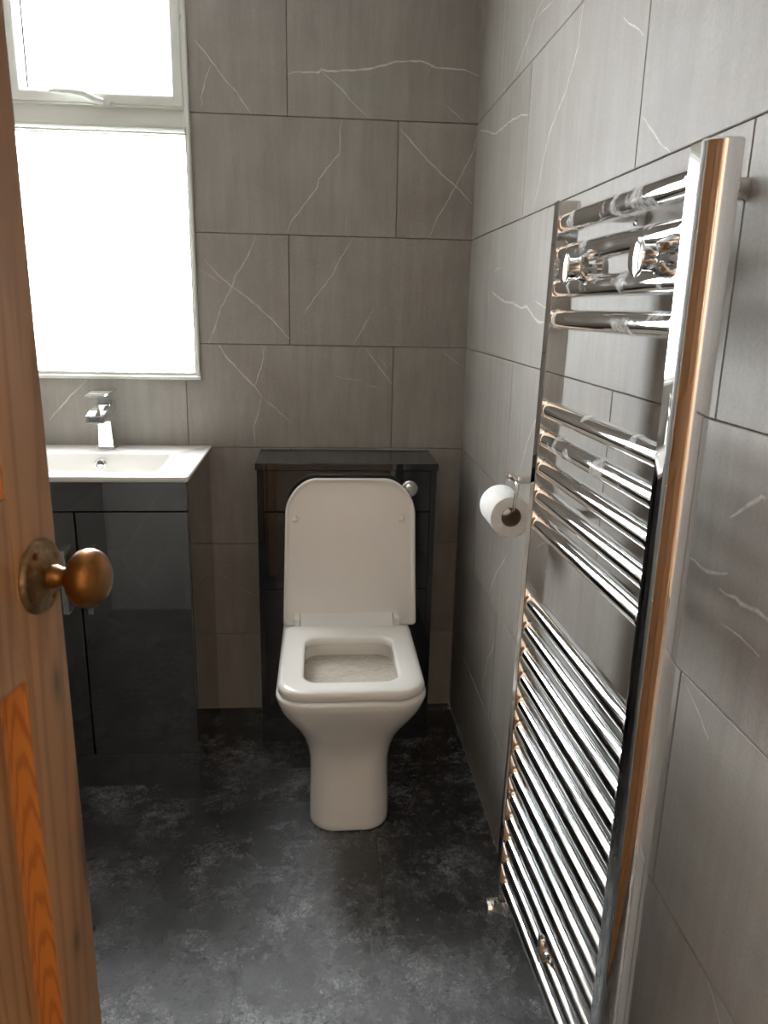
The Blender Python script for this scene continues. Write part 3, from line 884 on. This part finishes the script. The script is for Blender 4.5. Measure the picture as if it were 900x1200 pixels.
for (yy, z) in ((-1.462, 1.396), (-1.214, 1.396), (-1.214, 0.990)):
    xx = -.0005
    bm = lathe(bmesh.new(), (xx, yy, z), (-1, 0, 0), [(.0115, 0), (.0115, .012), (.0080, .014), (.0080, .066), (.0100, .067), (.0100, .0775), (.0, .078)], 20)
    obj('wall_bracket', bm, M['chrome'], rad, 40)
# clip with a slot that holds two low bars to the wall
yy, zz = -1.392, 0.3945
xx = near_x(zz) + (far_x(zz) - near_x(zz)) * .45
bm = bmesh.new()
prism(bm, rrect(yy - .0065, yy + .0065, zz - .0225, zz + .0225, .0064, 5), lambda p: Vector((xx - BARR - .0045, p[0], p[1])), lambda p: Vector((xx - BARR + .0005, p[0], p[1])))
tube(bm, [(xx - BARR, yy, zz), (-.0005, yy, zz)], .0065, 16)
cl = obj('wall_bracket', bm, M['chrome'], rad, 40)
obj('bracket_screw', lathe(bmesh.new(), (xx - BARR - .0044, yy, zz - .004), (-1, 0, 0), [(.0042, 0), (.0042, .0006), (.0022, .0012), (.0020, .0002), (.0, .0002)], 14), M['gasket'], cl)
# valves under the uprights
def valve(vx, vy, cap):
    pr = [(.0125, 0), (.0125, .004), (.0095, .006), (.0095, .010), (.0135, .013), (.0135, .036), (.0120, .038), (.0, .0385)]
    bm = lathe(bmesh.new(), (vx, vy, RZ0 + .001), (0, 0, -1), pr, 22)
    lathe(bm, (-.0005, vy, RZ0 - .023), (-1, 0, 0), [(.0240, 0), (.0240, .002), (.0120, .004), (.0075, .006), (.0075, -vx - .034), (.0105, -vx - .032), (.0105, -vx - .006)], 22)
    v = obj('valve', bm, M['chrome'], rad, 40)
    if cap:
        bm = lathe(bmesh.new(), (vx + .004, vy, RZ0 - .023), (-1, 0, 0), [(.0105, 0), (.0105, .016), (.0125, .018), (.0140, .020), (.0140, .043), (.0134, .0445), (.0115, .0450), (.0, .0445)], 28)
        obj('valve_cap', bm, M['chrome'], v, 40)
valve(far_x(RZ0) + .012, -1.1765, True)
valve(near_x(RZ0), -1.576, False)

# knob hooks clipped between the second and third bars
for (yy, lab) in ((-1.278, 'chrome mushroom knob hook on the radiator nearer its far upright'), (-1.503, 'chrome mushroom knob hook beside the near radiator upright')):
    zc = 1.3255
    xb = -.0945
    hk = empty('robe_hook', (xb, yy, zc), label=lab, cat='hook', group='knob hooks clipped to the radiator')
    bm = lathe(bmesh.new(), (xb - .0105, yy, zc), (-1, 0, 0), [(.0150, -.008), (.0150, .001), (.0128, .002), (.0120, .006), (.0122, .0135), (.0140, .0165)], 28)
    obj('neck', bm, M['chrome'], hk, 40)
    bm = lathe(bmesh.new(), (xb - .0265, yy, zc), (-1, 0, 0), [(.0140, -.001), (.0175, .0005), (.0184, .0020), (.0178, .0036), (.012, .0050), (.0, .0054)], 28)
    obj('knob', bm, M['chrome'], hk, 40)
    bm = bmesh.new()
    tube(bm, [(xb - .012, yy, zc), (xb + .018, yy, zc)], .0062, 14)
    lathe(bm, (xb + .0145, yy, zc), (1, 0, 0), [(.0145, 0), (.0145, .007), (.013, .009), (.0, .009)], 24)
    obj('clip', bm, M['chrome'], hk, 40)

# ------------------------------------------------------------------ toilet roll and its holder
RX, RZc = -.0715, .8985
hol = empty('toilet_roll_holder', (-.002, -.870, .966), label='chrome toilet roll holder on the wall beside the radiator', cat='toilet roll holder')
obj('wall_plate', B(-.009, -.0005, -.892, -.842, .940, .992, .0015), M['chrome'], hol)
bm = bmesh.new()
box(bm, -.066, -.0085, -.889, -.875, .958, .972, .0015)
tube(bm, [(-.066, -.905, .966), (-.066, -.866, .966)], .0045, 14)
lathe(bm, (-.066, -.867, .966), (0, 1, 0), [(.0045, -.002), (.0080, 0), (.0080, .004), (.0, .005)], 16)
obj('pivot', bm, M['chrome'], hol, 40)
RY0, RY1 = -.908, -.808
zr = RZc + .0185 - .0040
pts = [(-.066, -.900, .966), (-.066, -.908, .966)] + [(-.067, p[1], p[2]) for p in arc((-.067, -.910, .956), (0, 0, 1), (0, -1, 0), .010, 0, PI / 2, 5)] + \
      [(-.0700, -.920, .935)] + [(RX, p[1], p[2]) for p in arc((RX, -.911, zr + .009), (0, -1, 0), (0, 0, -1), .009, 0, PI / 2, 5)] + [(RX, RY1 + .006, zr)]
obj('arm', tube(bmesh.new(), pts, .0034, 14), M['chrome'], hol, 60)
roll = empty('toilet_roll', (RX, -.858, RZc), label='half-used white toilet roll hanging from the chrome holder', cat='toilet roll')
def ann(y0, y1, ro, ri, n=48):
    rr = random.Random(4)
    ring = lambda r, yy: [Vector((RX + r * math.cos(t), yy, RZc + r * math.sin(t))) for t in (2 * PI * i / n for i in range(n))]
    return loft(bmesh.new(), [ring(ro - .0012, y0), ring(ro, y0 + .0015), ring(ro, (y0 + y1) / 2), ring(ro, y1 - .0015), ring(ro - .0012, y1), ring(ri, y1), ring(ri, y0)], closed=True)
obj('paper', ann(RY0, RY1, .0400, .0193), M['paper'], roll, 50)
obj('core', ann(RY0 + .0002, RY1 - .0002, .0192, .0185), M['card'], roll, 50)

# ------------------------------------------------------------------ pine door (leaf open into the room)
AZ = math.radians(9.0)
dirv = Vector((math.sin(AZ), math.cos(AZ), 0))
E_ = Vector((-0.63543484, -1.66310436, 0.0))
# local frame: x along the leaf towards the free edge (0 at the edge), y out of the back of the leaf, z up
door = empty('door_1', (E_.x, E_.y, 0.006), PI / 2 - AZ, kind='structure', label='open stained pine panelled door with a brass knob')
DW, DH, DT = 0.735, 1.99, 0.040
def D(name, bm, mat, parent=None, **k): return obj(name, bm, mat, parent or door, local=True, **k)
# local y: + is to the left of the leaf direction (hidden back), face seen by the camera is at y = 0 and looks to -y
ST, MU = 0.061, 0.10
X_L0 = -DW
D('stile', B(-ST, 0, 0, DT, 0, DH, .0022), M['pine'], smooth=40)
D('stile', B(-DW, -DW + .095, 0, DT, 0, DH, .0022), M['pine'], smooth=40)
RAILS = [(0.0, 0.20), (0.996, 1.134), (1.90, DH)]
for z0, z1 in RAILS:
    D('rail', B(-DW + .0955, -ST - .0005, .0003, DT - .0003, z0, z1, .001), M['pine'])
xm = -0.36
for z0, z1 in ((0.2005, 0.9955), (1.1345, 1.8995)):
    D('muntin', B(xm - .045, xm + .045, .0003, DT - .0003, z0, z1, .001), M['pine'])
for (x0, x1) in ((-DW + .0955, xm - .0455), (xm + .0455, -ST - .0005)):
    for z0, z1 in ((0.2005, 0.9955), (1.1345, 1.8995)):
        D('panel', B(x0 - .0, x1 + .0, .0175, .0265, z0, z1), M['pine'])
        bm = bmesh.new()
        loops = []
        for (i, yy) in ((0.0, .0012), (.0015, .0022), (.0050, .0160), (.0060, .0168), (.0075, .0160), (.0085, .0168), (.0095, .0174), (.0, .0173)):
            loops.append([Vector((x0 + i, yy, z0 + i)), Vector((x1 - i, yy, z0 + i)), Vector((x1 - i, yy, z1 - i)), Vector((x0 + i, yy, z1 - i))])
        loft(bm, loops, closed=True)
        D('moulding', bm, M['pine_rich'], smooth=30)
KX, KZ = -0.030, 1.066
bm = lathe(bmesh.new(), (KX, 0.0002, KZ), (0, -1, 0), [(.0290, 0), (.0290, .0025), (.0275, .0045), (.0255, .0050), (.0235, .0045), (.0180, .0060), (.0150, .0085), (.0105, .0100), (.0, .0102)], 40)
rose = D('rose', bm, M['bronze'], smooth=50)
for a in (PI * .5, PI * 1.5, 0.0, PI):
    p = (KX + .0215 * math.cos(a + .5), -.0052, KZ + .0215 * math.sin(a + .5))
    bm = lathe(bmesh.new(), p, (0, -1, 0), [(.0030, -.001), (.0030, .0008), (.0018, .0014), (.0, .0014)], 14)
    D('screw', bm, M['brass'], rose, smooth=40)
prof = [(.0092, .009), (.0090, .014), (.0074, .018), (.0070, .0215), (.0082, .0240), (.0125, .0258), (.0175, .0280), (.0208, .0315), (.0224, .0360), (.0226, .0400), (.0215, .0440), (.0190, .0480), (.0150, .0510), (.0092, .0530), (.0, .0537)]
bm = lathe(bmesh.new(), (KX, 0, KZ), (0, -1, 0), prof, 40)
D('knob', bm, M['brass'], smooth=60)
